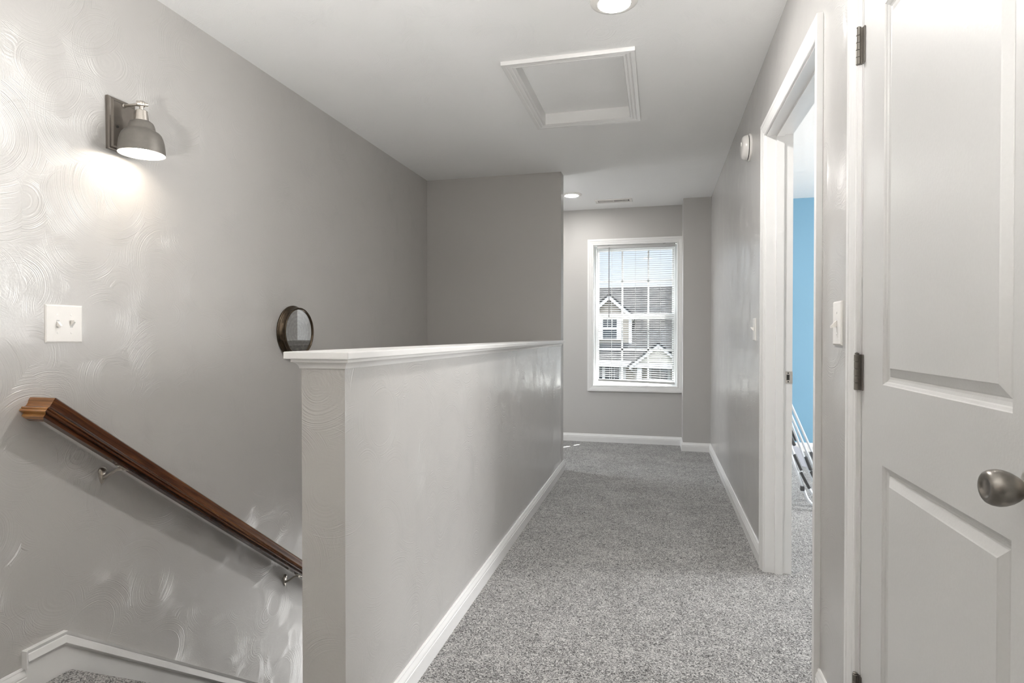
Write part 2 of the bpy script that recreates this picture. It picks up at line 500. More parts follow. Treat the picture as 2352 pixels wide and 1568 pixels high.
bm = bmesh.new(); box(bm, XL, 3.82, YB - .12, YB, -.2, CH)
struct('wall_front', bm, M_frontwall, 'unseen hall wall behind the viewpoint, made dark brown to cut bounced light', 'wall')

# bedroom (blue) and closet enclosures
BWX0, BWX1, BWZ0, BWZ1 = 3.0, 5.0, 0.70, 2.08
bm = bmesh.new()
box(bm, XR2, 3.82, YF - .02, YF + .13, -2.9, CH)
struct('wall_bedroom_back', bm, M_blue, 'sky blue wall seen through the open doorway', 'wall')
bm = bmesh.new(); wall_with_holes(bm, 0, (YB, -.2), (YF - .02, CH), 3.7, 3.82, [(BWX0, BWX1, BWZ0, BWZ1)], 'x')
struct('wall_bedroom_right', bm, M_wall_flat, 'pale side wall of the room beyond the doorway', 'wall')
bm = bmesh.new(); box(bm, XR2, 3.7, 1.83, 1.95, -.2, CH)
struct('wall_bedroom_front', bm, M_wall_flat, 'pale near wall of the room beyond the doorway', 'wall')
bm = bmesh.new(); box(bm, 1.25, 1.35, YB, 1.83, -.2, CH)
struct('wall_closet', bm, M_wall_flat, 'plain wall inside the closet behind the panelled door', 'wall')
bm = bmesh.new(); box(bm, XR2, 1.25, YB, 1.83, -.2, 0)
struct('floor_closet', bm, M_carpet, 'carpet inside the closet behind the panelled door', 'carpet floor')

# stairs
RISE, RUN = 0.19, 0.2495
bm = bmesh.new()
prof = []
yy, zz = STAIR_Y - .30, -0.0005
pts = [(STAIR_Y - .005, -.001)]
for k in range(12):
    y0 = STAIR_Y + k * RUN; z0 = -k * RISE
    if k:
        pts.append((y0 - RUN + .0, z0))
    # rounded carpeted nosing
    for a in range(0, 7):
        t = PI / 2 - a * (PI / 6)
        pts.append((y0 + .006 + .018 * math.cos(t), z0 - .018 + .018 * math.sin(t)))
    pts.append((y0, z0 - .05))
    pts.append((y0, z0 - RISE))
ylast = pts[-1][0]
pts.append((YS, pts[-1][1])); pts.append((YS, -2.69)); pts.append((STAIR_Y - .005, -2.69))
a = [bm.verts.new((XL + .016, y, z)) for y, z in pts]; b = [bm.verts.new((HX0, y, z)) for y, z in pts]
for k in range(len(pts)):
    k2 = (k + 1) % len(pts); bm.faces.new((a[k], a[k2], b[k2], b[k]))
bm.faces.new(a[::-1]); bm.faces.new(b)
struct('floor_stairs', bm, M_carpet, 'carpeted steps going down beside the left wall', 'stairs')

# ------------------------------------------------------------------ half wall cap
bm = bmesh.new()
CX0, CX1, CY0 = -0.918, -0.736, 1.290
bbox(bm, CX0, CX1, CY0, YS, 1.058, 1.077, .0025, 2)
struct_cap = struct('trim_1', bm, M_trim, 'white painted board capping the half wall', 'wall cap')
bm = bmesh.new()
COVE = [(0, 0), (.004, 0), (.005, -.001), (.007, .006), (.011, .012), (.016, .016), (.017, .018), (.022, .018), (.022, .024), (0, .024)]
COVE = [(u, v + 1.034) for u, v in [(0, 0), (.004, 0), (.0055, .006), (.009, .012), (.014, .0155), (.0155, .0165), (.019, .0165), (.019, .024), (0, .024)]]
sweep(bm, [(HX1, YS, 0), (HX1, HY0, 0), (HX0, HY0, 0), (HX0, YS, 0)][::-1], COVE, (0, 0, 1))
o = obj('cove_moulding', bm, M_trim, struct_cap, smooth=True, angle=30)

# ------------------------------------------------------------------ baseboards
baseboard('baseboard_half_wall', [(HX0, 1.40, 0), (HX0, HY0, 0), (HX1, HY0, 0), (HX1, YS + .12, 0), (XL + .02, YS + .12, 0)],
          'white baseboard along the foot of the half wall')
baseboard('baseboard_back', [(XL + .0, YF, 0), (.236, YF, 0), (.236, 5.88, 0), (XR, 5.88, 0), (XR, OY1 + .063, 0)],
          'white baseboard under the window and along the far right wall')
# ensure the profile faces the room: handled by path direction
baseboard('baseboard_right', [(XR, DY1 + .062, 0), (XR, OY0 - .062, 0)][::-1], 'short white baseboard between doorway and panelled door')
baseboard('baseboard_left', [(XL, YB, 0), (XL, 1.391, 0)], 'white baseboard on the left wall beside the top of the stairs')
baseboard('baseboard_bedroom', [(XR2, YF - .02, 0), (3.69, YF - .02, 0)], 'white baseboard below the blue wall')

# stair skirt board: flat board + moulded cap
bm = bmesh.new()
SL = 0.765
kx = XL + .012
P0 = (1.390, .131); P1 = (1.519, .131); P2 = (YS, .131 - SL * (YS - 1.519))
outline = [(1.3895, -.02), (1.3895, .120), (1.519, .120), (P2[0], P2[1] - .011), (P2[0], P2[1] - .55), (1.6, -.42)]
va = [bm.verts.new((XL, y, z)) for y, z in outline]; vb = [bm.verts.new((kx, y, z)) for y, z in outline]
for k in range(len(outline)):
    k2 = (k + 1) % len(outline); bm.faces.new((va[k], va[k2], vb[k2], vb[k]))
bm.faces.new(va[::-1]); bm.faces.new(vb)
skirt = struct('trim_2', bm, M_trim, 'pale skirt board stepping down the left wall beside the stairs', 'skirt board')
bm = bmesh.new()
SCAP = [(0, 0), (0, .012), (.006, .018), (.010, .0165), (.034, .0225), (.037, .0185), (.043, .0185), (.043, 0)]
SCAP = [(0, 0), (0, .0185), (-.008, .0165), (-.011, .0145), (-.014, .0175), (-.033, .0245), (-.036, .0225), (-.040, .0175), (-.040, 0)]
box(bm, XL, XL + .0215, 1.3850, 1.3897, .080, .1355)
sweep(bm, [(XL, 1.3895, .136), (XL, 1.519, .136), (XL, P2[0], P2[1] + .005)], [(-u, v) for u, v in SCAP], (1, 0, 0))
obj('cap_moulding', bm, M_trim, skirt)

# ------------------------------------------------------------------ door 1 (panelled closet door)
def nested(bm, f, rect, loops):
    """rect in (a0,a1,b0,b1); f(a,b,depth)->Vector; loops (inset, depth)"""
    a0, a1, b0, b1 = rect; prev = None
    for ins, dp in loops:
        cur = [bm.verts.new(f(a, b, dp)) for a, b in ((a0 + ins, b0 + ins), (a1 - ins, b0 + ins), (a1 - ins, b1 - ins), (a0 + ins, b1 - ins))]
        if prev:
            for k in range(4): bm.faces.new((prev[k], prev[(k + 1) % 4], cur[(k + 1) % 4], cur[k]))
        prev = cur
    bm.faces.new(prev)

bm = bmesh.new()
DX = XR + .002; DZ0, DZ1 = .012, 2.046
f = lambda y, z, d: V(DX + d, y, z)
PU = (0.986, 1.487, 1.006, 1.864); PLo = (0.986, 1.487, 0.235, 0.823)
LOOPS = [(0, 0), (.002, .0025), (.006, .0045), (.008, .0075), (.014, .0095), (.019, .0100), (.0215, .0085), (.037, .0025), (.0395, .0012), (.042, .0012)]
for y0, y1, z0, z1 in ((DY0, PU[0], DZ0, DZ1), (PU[1], DY1, DZ0, DZ1), (PU[0], PU[1], PU[3], DZ1), (PU[0], PU[1], PLo[3], PU[2]), (PU[0], PU[1], DZ0, PLo[2])):
    bm.faces.new([bm.verts.new(f(y, z, 0)) for y, z in ((y0, z0), (y1, z0), (y1, z1), (y0, z1))])
nested(bm, f, PU, LOOPS); nested(bm, f, PLo, LOOPS)
fs = box(bm, DX, DX + .035, DY0, DY1, DZ0, DZ1)
bmesh.ops.delete(bm, geom=[fs[4]], context='FACES_ONLY')
door = obj('door_1', bm, M_door)
# keep outward normals facing the hall
tag(door, 'white two panel door with satin nickel knob, closed, at the right', 'door', None, 'structure')

for zc in (1.836, 1.026, 0.222):
    bm = bmesh.new()
    hy, hx = DY1 + .006, XR - .0085
    for k in range(5):
        z0 = zc - .0445 + k * .0178
        lathe(bm, [(.0, 0), (.0054, 0), (.0064, .0008), (.0064, .0168), (.0054, .0176), (0, .0176)], Matrix.Translation((hx, hy, z0)), 16)
    lathe(bm, [(0, 0), (.0045, 0), (.0055, .003), (0, .006)], Matrix.Translation((hx, hy, zc + .0445)), 12)
    box(bm, hx + .002, XR + .012, DY1 + .0005, DY1 + .0030, zc - .0445, zc + .0445)
    box(bm, hx + .001, XR + .004, DY1 + .004, DY1 + .0075, zc - .0445, zc + .0445)
    box(bm, XR - .002, XR + .0015, DY1 - .010, DY1 + .002, zc - .0445, zc + .0445)
    obj('hinge', bm, M_dnickel, door, smooth=True)

KY, KZ = 0.923, 0.912
bm = bmesh.new()
KM = axis_matrix((DX, KY, KZ), (-1, 0, 0))
lathe(bm, [(.0, 0.0), (.033, 0), (.033, .003), (.031, .0065), (.024, .0085), (.013, .010), (.0115, .016), (.0115, .021)], KM, 40)
kn = obj('rosette', bm, M_nickel, door, smooth=True)
bm = bmesh.new()
prof = [(.0115, .020), (.0135, .022), (.0175, .027), (.0215, .034), (.0243, .042), (.0250, .049), (.0238, .056), (.0212, .0610), (.0185, .0632), (.0158, .0638), (.0135, .0630), (.0115, .0612), (.0085, .0600), (.004, .0594), (0, .0592)]
lathe(bm, prof, KM, 48)
obj('knob', bm, M_dnickel, door, smooth=True, angle=80)

# closet door frame: jamb + casing
bm = bmesh.new()
j = [(DY0 - .003, 0), (DY0 - .003, 2.049), (DY1 + .003, 2.049), (DY1 + .003, 0)]
sweep(bm, [(XR, y, z) for y, z in j], [(0, 0), (0, .115), (-.019, .115), (-.019, 0)], (1, 0, 0))
jc = struct('trim_3', bm, M_trim, 'white frame around the panelled door', 'door frame')
bm = bmesh.new()
j2 = [(DY0 - .009, 0), (DY0 - .009, 2.055), (DY1 + .009, 2.055), (DY1 + .009, 0)]
sweep(bm, [(XR, y, z) for y, z in j2], CASING, (-1, 0, 0))
obj('casing', bm, M_trim, jc)
bm = bmesh.new()
sweep(bm, [(DX + .037, y, z) for y, z in [(DY0 - .003, 0), (DY0 - .003, 2.049), (DY1 + .003, 2.049), (DY1 + .003, 0)]], [(0, 0), (0, .03), (.011, .03), (.011, 0)], (1, 0, 0))
obj('door_stop', bm, M_trim, jc)

# ------------------------------------------------------------------ bedroom doorway frame
bm = bmesh.new()
JX0, JX1 = XR - .001, XR2 + .001
path = [(OY0, 0), (OY0, OZ), (OY1, OZ), (OY1, 0)]
sweep(bm, [(JX0, y, z) for y, z in path], [(0, 0), (0, JX1 - JX0), (-.018, JX1 - JX0), (-.018, 0)], (1, 0, 0))
fr = struct('trim_4', bm, M_trim, 'white frame of the open doorway into the blue room', 'door frame')
bm = bmesh.new()
sweep(bm, [(XR, y, z) for y, z in [(OY0 - .005, 0), (OY0 - .005, OZ + .005), (OY1 + .005, OZ + .005), (OY1 + .005, 0)]], CASING, (-1, 0, 0))
obj('casing', bm, M_trim, fr)
bm = bmesh.new()
sweep(bm, [(XR + .042, y, z) for y, z in path], [(0, 0), (0, .034), (.011, .034), (.011, 0)], (1, 0, 0))
obj('door_stop', bm, M_trim, fr)
bm = bmesh.new()
SY = OY1 - .0012
for (x0, x1, z0, z1) in ((.578, .609, .894, .909), (.578, .609, .935, .950), (.578, .583, .909, .935), (.596, .609, .909, .935)):
    box(bm, x0, x1, SY, OY1, z0, z1)
strike = obj('strike_plate', bm, M_nickel, fr)
bm = bmesh.new()
box(bm, .583, .596, SY + .0006, OY1 + .0002, .909, .935)
for z in (.902, .942):
    lathe(bm, [(0, .0006), (.003, .0006), (.0034, 0)], axis_matrix((.590, SY, z), (0, -1, 0)), 10)
obj('latch_hole', bm, M_dark, strike)

# ------------------------------------------------------------------ window 1
bm = bmesh.new()
# jamb liner
sweep(bm, [(WX0, YF, WZ0), (WX1, YF, WZ0), (WX1, YF, WZ1), (WX0, YF, WZ1)], [(-.001, 0), (-.001, .13), (.003, .13), (.003, 0)], (0, 1, 0), closed=True)
# vinyl frame
sweep(bm, [(WX0, YF + .068, WZ0), (WX1, YF + .068, WZ0), (WX1, YF + .068, WZ1), (WX0, YF + .068, WZ1)], [(.024, 0), (.024, .062), (.001, .062), (.001, 0), (.010, 0), (.010, .008), (.014, .008), (.014, 0)], (0, 1, 0), closed=True)
win = struct('window_1', bm, M_vinyl, 'white double hung window at the end of the corridor', 'window')
def check_side():
    pass
bm = bmesh.new()
sweep(bm, [(WX0, YF, WZ0), (WX1, YF, WZ0), (WX1, YF, WZ1), (WX0, YF, WZ1)], [(-.004, 0)] + [(u - .004, v) for u, v in CASING[1:-1]] + [(.053, 0)], (0, -1, 0), closed=True) if False else None
WCAS = [(.0, 0), (.0, .010), (.004, .013), (.014, .013), (.017, .011), (.022, .014), (.040, .016), (.044, .018), (.062, .018), (.062, 0)]
def rect_sweep(bm, x0, x1, z0, z1, y, prof, n):
    """closed rectangular sweep in the xz plane; +u points outward"""
    pts = [(x0, y, z0), (x1, y, z0), (x1, y, z1), (x0, y, z1)]
    t = Vector((1, 0, 0)); s = t.cross(Vector(n))   # at the bottom edge outward is -z
    if s.z > 0: pts = pts[::-1]
    sweep(bm, pts, prof, n, closed=True)
bm.free(); bm = bmesh.new()
sub = [(u, v) for u, v in WCAS]
# right leg is trimmed by the boxed corner
t = bmesh.new(); rect_sweep(t, WX0, WX1, WZ0, WZ1, YF, sub, (0, -1, 0))
bmesh.ops.bisect_plane(t, geom=t.verts[:] + t.edges[:] + t.faces[:], plane_co=(0.2355, 0, 0), plane_no=(1, 0, 0), clear_outer=True)
join(bm, t)
obj('casing', bm, M_trim, win)

GX0, GX1 = -0.612, 0.157     # sash glass sides
def sash(name, y0, y1, z0, z1, stile, rail_b, rail_t, x0, x1, mz):
    b = bmesh.new()
    bbox(b, x0, x0 + stile, y0, y1, z0, z1, .003); bbox(b, x1 - stile, x1, y0, y1, z0, z1, .003)
    bbox(b, x0 + stile - .004, x1 - stile + .004, y0, y1, z0, z0 + rail_b, .003); bbox(b, x0 + stile - .004, x1 - stile + .004, y0, y1, z1 - rail_t, z1, .003)
    s = obj(name, b, M_vinyl, win)
    ym = (y0 + y1) / 2
    b = bmesh.new(); box(b, x0 + stile - .005, x1 - stile + .005, ym - .002, ym + .002, z0 + rail_b - .005, z1 - rail_t + .005)
    obj('pane', b, M_glass, s)
    b = bmesh.new()
    for xm in (-.366, -.098):
        box(b, xm - .009, xm + .009, ym - .006, ym + .006, z0 + rail_b - .003, z1 - rail_t + .003)
    box(b, x0 + stile - .003, x1 - stile + .003, ym - .006, ym + .006, mz - .009, mz + .009)
    obj('muntin', b, M_vinyl, s)
sash('lower_sash', YF + .072, YF + .098, .612, 1.345, .026, .042, .060, -.634, .168, .968)
sash('upper_sash', YF + .100, YF + .126, 1.300, 2.045, .026, .040, .036, -.634, .168, 1.690)

# ------------------------------------------------------------------ blind
BX0, BX1, BY = -0.608, 0.158, YF + .016
bl = thing('window_blind', ((BX0 + BX1) / 2, BY, .64), 'white horizontal slat blind lowered over the corridor window', 'blind')
bm = bmesh.new()
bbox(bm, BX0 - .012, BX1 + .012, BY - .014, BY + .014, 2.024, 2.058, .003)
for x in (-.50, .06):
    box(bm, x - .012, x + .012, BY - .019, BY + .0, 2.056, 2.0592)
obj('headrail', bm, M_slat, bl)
bm = bmesh.new()
zt, zb = 2.012, 0.674
ns = 62
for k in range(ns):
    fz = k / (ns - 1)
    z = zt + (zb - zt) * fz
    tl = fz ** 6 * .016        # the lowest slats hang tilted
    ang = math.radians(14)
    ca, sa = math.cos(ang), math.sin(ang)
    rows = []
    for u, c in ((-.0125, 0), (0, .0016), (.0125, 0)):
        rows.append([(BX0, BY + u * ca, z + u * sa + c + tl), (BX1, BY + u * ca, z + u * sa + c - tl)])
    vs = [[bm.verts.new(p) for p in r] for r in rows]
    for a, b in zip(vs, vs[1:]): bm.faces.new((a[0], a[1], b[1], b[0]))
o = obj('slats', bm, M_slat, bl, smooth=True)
sm = o.modifiers.new('thickness', 'SOLIDIFY'); sm.thickness = 0.0007
bm = bmesh.new()
t = bmesh.new(); bbox(t, BX0 - .002, BX1 + .012, BY - .012, BY + .012, -.011, .011, .003)
join(bm, t, Matrix.Translation((0, 0, .640)) @ Matrix.Translation((BX0, 0, 0)) @ Matrix.Rotation(math.radians(1.6), 4, 'Y') @ Matrix.Translation((-BX0, 0, .010)))
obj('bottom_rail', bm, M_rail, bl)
bm = bmesh.new()
rod(bm, (-.497, BY - .020, 2.035), (-.497, BY - .022, 1.318), .0042, 8)
rod(bm, (-.497, BY - .022, 1.318), (-.497, BY - .022, 1.306), .0055, 8)
obj('tilt_wand', bm, M_wand, bl, smooth=True)
for x in (-.47, -.228, .024):
    bm = bmesh.new()
    rod(bm, (x, BY - .0135, 2.03), (x, BY - .0135, .650), .0009, 5)
    rod(bm, (x, BY + .0135, 2.03), (x, BY + .0135, .655), .0009, 5)
    obj('ladder_cord', bm, M_cord, bl)

# ------------------------------------------------------------------ bedroom window (lights the blue room)
bm = bmesh.new()
def rect_sweep_x(bm, y0, y1, z0, z1, x, prof, n):
    pts = [(x, y0, z0), (x, y1, z0), (x, y1, z1), (x, y0, z1)]
    if Vector((0, 1, 0)).cross(Vector(n)).z > 0: pts = pts[::-1]
    sweep(bm, pts, prof, n, closed=True)
rect_sweep_x(bm, BWX0, BWX1, BWZ0, BWZ1, 3.7, WCAS, (-1, 0, 0))
rect_sweep_x(bm, BWX0, BWX1, BWZ0, BWZ1, 3.76, [(-.05, 0), (-.05, .05), (.0, .05), (.0, 0)], (1, 0, 0))
box(bm, 3.77, 3.80, BWX0, BWX1, 1.37, 1.41)
box(bm, 3.77, 3.80, 3.97, 4.03, BWZ0, BWZ1)
struct('window_2', bm, M_vinyl, 'white window in the blue room', 'window')

bm = bmesh.new()
rect_sweep(bm, -1.75, -1.05, -2.2, -.75, YS, WCAS, (0, -1, 0))
rect_sweep(bm, -1.75, -1.05, -2.2, -.75, YS + .06, [(-.04, 0), (-.04, .04), (0, .04), (0, 0)], (0, 1, 0))
struct('window_3', bm, M_vinyl, 'window at the bottom of the stairwell, hidden behind the half wall', 'window')
bm = bmesh.new()
rect_sweep_x(bm, 4.90, 5.40, .6, 2.05, XL, WCAS, (1, 0, 0))
rect_sweep_x(bm, 4.90, 5.40, .6, 2.05, XL - .06, [(-.04, 0), (-.04, .04), (0, .04), (0, 0)], (-1, 0, 0))
box(bm, XL - .10, XL - .07, 4.90, 5.40, 1.30, 1.35)
struct('window_added', bm, M_vinyl, 'added unseen window in the left wall beyond the stairwell, for fill light', 'window')  # added opening out of view, brightens the far end of the hall
# ------------------------------------------------------------------ attic hatch
hx = thing('attic_hatch', (-.424, 3.197, CH), 'white framed attic access panel recessed in the ceiling', 'attic hatch')
bm = bmesh.new()
HCAS = [(0, -.055), (0, .010), (.004, .0135), (.012, .0135), (.016, .011), (.022, .0145), (.032, .0155), (.036, .0135), (.041, .0175), (.058, .0185), (.060, .017), (.060, 0), (.006, 0), (.006, -.055)]
pts = [(HATCH[0], HATCH[2], CH), (HATCH[1], HATCH[2], CH), (HATCH[1], HATCH[3], CH), (HATCH[0], HATCH[3], CH)]
nrm = (0, 0, -1)
if Vector((1, 0, 0)).cross(Vector(nrm)).y > 0: pts = pts[::-1]
sweep(bm, pts, HCAS, nrm, closed=True)
obj('hatch_casing', bm, M_trim, hx)
bm = bmesh.new(); box(bm, HATCH[0] - .0038, HATCH[1] + .0038, HATCH[2] - .0038, HATCH[3] + .0038, CH + .0552, CH + .068)
obj('hatch_panel', bm, M_ceil, hx)

# ------------------------------------------------------------------ ceiling lights
def led(x, y, label, lens=None):
    t = thing('ceiling_light', (x, y, CH), label, 'ceiling light', 'round recessed ceiling lights')
    b = bmesh.new()
    M = Matrix.Translation((x, y, CH)) @ Matrix.Rotation(PI, 4, 'X')
    lathe(b, [(.094, 0), (.094, .003), (.090, .006), (.076, .011), (.068, .0125), (.064, .0125), (.063, .010)], M, 48)
    obj('trim_ring', b, M_plastic, t, smooth=True)
    b = bmesh.new()
    lathe(b, [(.0635, .0105), (.060, .0130), (.045, .0150), (.02, .0160), (0, .0163)], M, 48)
    obj('lens', b, lens or M_led, t, smooth=True)
    return t
led(-.171, 2.352, 'round lit ceiling light nearest the attic hatch, cut by the top edge')
led(-.790, 5.475, 'round lit ceiling light near the far window wall', M_led2)
ul = thing('added_fill_lamp', (-.35, -.80, 0), 'added unseen fill lamp behind the viewpoint, shining up at the ceiling', 'added fill light')  # added lamp out of view, bounces fill light off the ceiling
TM = Matrix.Translation((-.35, -.80, 0))
bm = bmesh.new(); lathe(bm, [(0, 0), (.13, 0), (.13, .012), (.11, .022), (.03, .032), (.014, .05), (.013, .50), (.025, .515), (.0, .52)], TM, 32)
obj('stand', bm, M_dnickel, ul, smooth=True)
bm = bmesh.new(); lathe(bm, [(.02, .515), (.08, .53), (.13, .57), (.162, .655), (.165, .66), (.159, .657), (.127, .575), (.078, .537), (0, .525)], TM, 48)
obj('bowl_shade', bm, M_inner, ul, smooth=True)
bm = bmesh.new(); lathe(bm, [(0, .545), (.02, .555), (.035, .59), (.030, .615), (.016, .630), (0, .634)], TM, 24)
obj('bulb', bm, M_up, ul, smooth=True)
# ------------------------------------------------------------------ ceiling vent
vt = thing('ceiling_vent', (-.425, 5.815, CH), 'white slotted air vent in the ceiling near the window', 'air vent')
bm = bmesh.new()
vx0, vx1, vy0, vy1 = -.602, -.246, 5.745, 5.885
rim = [(vx0, vx1, vy0, vy0 + .028), (vx0, vx1, vy1 - .028, vy1), (vx0, vx0 + .028, vy0 + .028, vy1 - .028), (vx1 - .028, vx1, vy0 + .028, vy1 - .028)]
for r in rim: box(bm, *r, CH - .007, CH - .0005)
box(bm, -.428, -.420, vy0 + .028, vy1 - .028, CH - .007, CH - .001)
obj('vent_frame', bm, M_plastic, vt)
bm = bmesh.new()
x = vx0 + .033
while x < vx1 - .033:
    d = .008 if x < -.424 else -.008
    va = [(x, vy0 + .03, CH - .0065), (x, vy1 - .03, CH - .0065), (x + d, vy1 - .03, CH - .001), (x + d, vy0 + .03, CH - .001)]
    w = [bm.verts.new(p) for p in va] + [bm.verts.new((p[0] + .0012, p[1], p[2])) for p in va]
    bm.faces.new(w[:4]); bm.faces.new(w[4:][::-1])
    for k in range(4): bm.faces.new((w[k], w[(k + 1) % 4], w[4 + (k + 1) % 4], w[4 + k]))
    x += .0118
obj('louvres', bm, M_plastic, vt)
bm = bmesh.new(); box(bm, vx0 + .02, vx1 - .02, vy0 + .02, vy1 - .02, CH - .0012, CH - .0006)
obj('duct_opening', bm, M_dark, vt)

# ------------------------------------------------------------------ sconce
SX, SY_, SZ = -1.82, 1.740, 1.775
sc = thing('wall_sconce', (XL, SY_, 1.883), 'lit pewter wall sconce with bell shade above the handrail', 'wall lamp')
bm = bmesh.new()
f = lambda y, z, d: V(XL + d, y, z)
nested(bm, f, (1.684, 1.796, 1.788, 1.978), [(0, 0), (0, .010), (.003, .0145), (.009, .0155), (.012, .0215), (.0145, .0225), (.016, .0205)])
obj('backplate', bm, M_plate, sc)
bm = bmesh.new()
lathe(bm, [(.0, .004), (.0045, .004), (.005, .0)], axis_matrix((XL + .0205, 1.712, 1.872), (1, 0, 0)), 14)
obj('screw_hole', bm, M_dark, sc)
bm = bmesh.new()
rod(bm, (XL + .018, SY_, 1.957), (SX - .008, SY_, 1.957), .0052, 14)
lathe(bm, [(0, 0), (.008, 0), (.008, .003), (.0055, .005)], axis_matrix((XL + .0205, SY_, 1.957), (1, 0, 0)), 16)
obj('arm', bm, M_nickel, sc, smooth=True)
bm = bmesh.new()
lathe(bm, [(0, -.016), (.009, -.016), (.010, -.014), (.010, -.005), (.012, -.004), (.0125, .004), (.010, .005), (.010, .010), (.006, .011), (.006, .019), (.0045, .021), (0, .021)], axis_matrix((SX, SY_, 1.957), (.75, .66, 0)), 20)
rod(bm, (SX, SY_, 1.960), (SX, SY_, SZ + .150), .0075, 14)
obj('swivel_joint', bm, M_nickel, sc, smooth=True)
bm = bmesh.new()
lathe(bm, [(0, .158), (.017, .158), (.0192, .156), (.0215, .135), (.0235, .118)], Matrix.Translation((SX, SY_, SZ)), 28)
obj('socket_cup', bm, M_nickel, sc, smooth=True)
OUT = [(.0755, 0), (.0752, .012), (.0740, .028), (.0715, .046), (.0680, .060), (.0635, .0710), (.0575, .0785), (.0505, .0825), (.0460, .0850), (.0442, .0900), (.0425, .0980), (.0405, .1060), (.0370, .1130), (.0310, .1180), (.021, .1205)]
bm = bmesh.new()
lathe(bm, OUT, Matrix.Translation((SX, SY_, SZ)), 56)
shade = obj('shade', bm, M_pewter, sc, smooth=True, angle=60)
bm = bmesh.new()
INN = [(.0755, 0), (.0742, .0005)] + [(r - .0018, h) for r, h in OUT[1:]] + [(0, .119)]
lathe(bm, INN, Matrix.Translation((SX, SY_, SZ)), 56)
obj('shade_lining', bm, M_inner, shade, smooth=True, angle=60)
bm = bmesh.new()
lathe(bm, [(0, .008), (.012, .010), (.022, .017), (.027, .027), (.027, .037), (.022, .050), (.014, .064), (.012, .085), (.012, .105)], Matrix.Translation((SX, SY_, SZ)), 28)
obj('bulb', bm, M_bulb, sc, smooth=True, angle=80)

# ------------------------------------------------------------------ light switches
def switch(name, origin, n, up, right, gangs, w, h, label, cat, states, grp=None, smirk=.0055):
    """plate lies in plane (right, up), facing n"""
    n, up, right = Vector(n), Vector(up), Vector(right)
    origin = Vector(origin)
    t = thing(name, origin, label, cat, grp)
    fn = lambda a, b, d: origin + right * a + up * b + n * d
    b = bmesh.new()
    nested(b, fn, (-w / 2, w / 2, -h / 2, h / 2), [(0, 0), (0, .0012), (.0012, .003), (.0045, smirk), (.006, smirk)])
    obj('cover_plate', b, M_plastic, t)
    for g in range(gangs):
        a = (g - (gangs - 1) / 2) * .046
        for sz in (.030, -.030):
            b = bmesh.new()
            lathe(b, [(.0036, 0), (.0034, .0008), (0, .0013)], axis_matrix(fn(a, sz, smirk), n), 12)
            obj('screw', b, M_plastic, t, smooth=True)
        b = bmesh.new()
        P = [fn(a + i * .0051, j * .0122, smirk + .0002) for i, j in ((-1, -1), (1, -1), (1, 1), (-1, 1))]
        b.faces.new([b.verts.new(p) for p in P])
        slot = obj('toggle_slot', b, M_rail, t)
        b = bmesh.new()
        s = 1 if states[g] else -1
        rows = []
        for d, zc, hw, hh in ((-.002, 0.0, .0045, .0095), (.003, s * .002, .0045, .008), (.0125, s * .0085, .0038, .0042), (.0155, s * .0100, .0030, .0030)):
            rows.append([b.verts.new(fn(a + i * hw, zc + k * hh, smirk + d)) for i, k in ((-1, -1), (1, -1), (1, 1), (-1, 1))])
        for r0, r1 in zip(rows, rows[1:]):
            for k in range(4): b.faces.new((r0[k], r0[(k + 1) % 4], r1[(k + 1) % 4], r1[k]))
        b.faces.new(rows[-1])
        obj('toggle', b, M_plastic, t)
    return t
switch('light_switch', (XL, 1.526, 1.1565), (1, 0, 0), (0, 0, 1), (0, 1, 0), 2, .126, .125,
       'white double toggle light switch on the left wall below the sconce', 'light switch', (False, True))
switch('light_switch', (XR, 1.812, 1.152), (-1, 0, 0), (0, 0, 1), (0, -1, 0), 1, .079, .124,
       'single toggle switch plate between the doorway and the panelled door', 'light switch', (False,), 'single toggle switches on the right wall')
switch('light_switch', (XR, 3.275, 1.149), (-1, 0, 0), (0, 0, 1), (0, -1, 0), 1, .072, .118,
       'single toggle switch plate on the wall just past the doorway', 'light switch', (True,), 'single toggle switches on the right wall')

# ------------------------------------------------------------------ smoke alarm
sa = thing('smoke_alarm', (XR, 3.46, 2.155), 'round white smoke alarm high on the right wall', 'smoke alarm')
SM = axis_matrix((XR, 3.46, 2.155), (-1, 0, 0))
bm = bmesh.new(); lathe(bm, [(0, 0), (.074, 0), (.074, .007), (.070, .011), (.0, .011)], SM, 48)
obj('mounting_base', bm, M_plastic, sa, smooth=True)
bm = bmesh.new(); lathe(bm, [(.0655, .0105), (.0655, .0155)], SM, 48)
obj('sensor_slot', bm, M_black, sa, smooth=True)
bm = bmesh.new(); lathe(bm, [(.0, .0152), (.068, .0152), (.0675, .020), (.064, .033), (.058, .041), (.050, .0445), (.03, .046), (0, .0465)], SM, 48)
body = obj('alarm_body', bm, M_plastic, sa, smooth=True, angle=50)
bm = bmesh.new(); lathe(bm, [(.012, .045), (.012, .0485), (.010, .0495), (0, .0495)], SM @ Matrix.Translation((.0, .02, 0)), 20)
obj('test_button', bm, M_plastic, body, smooth=True)

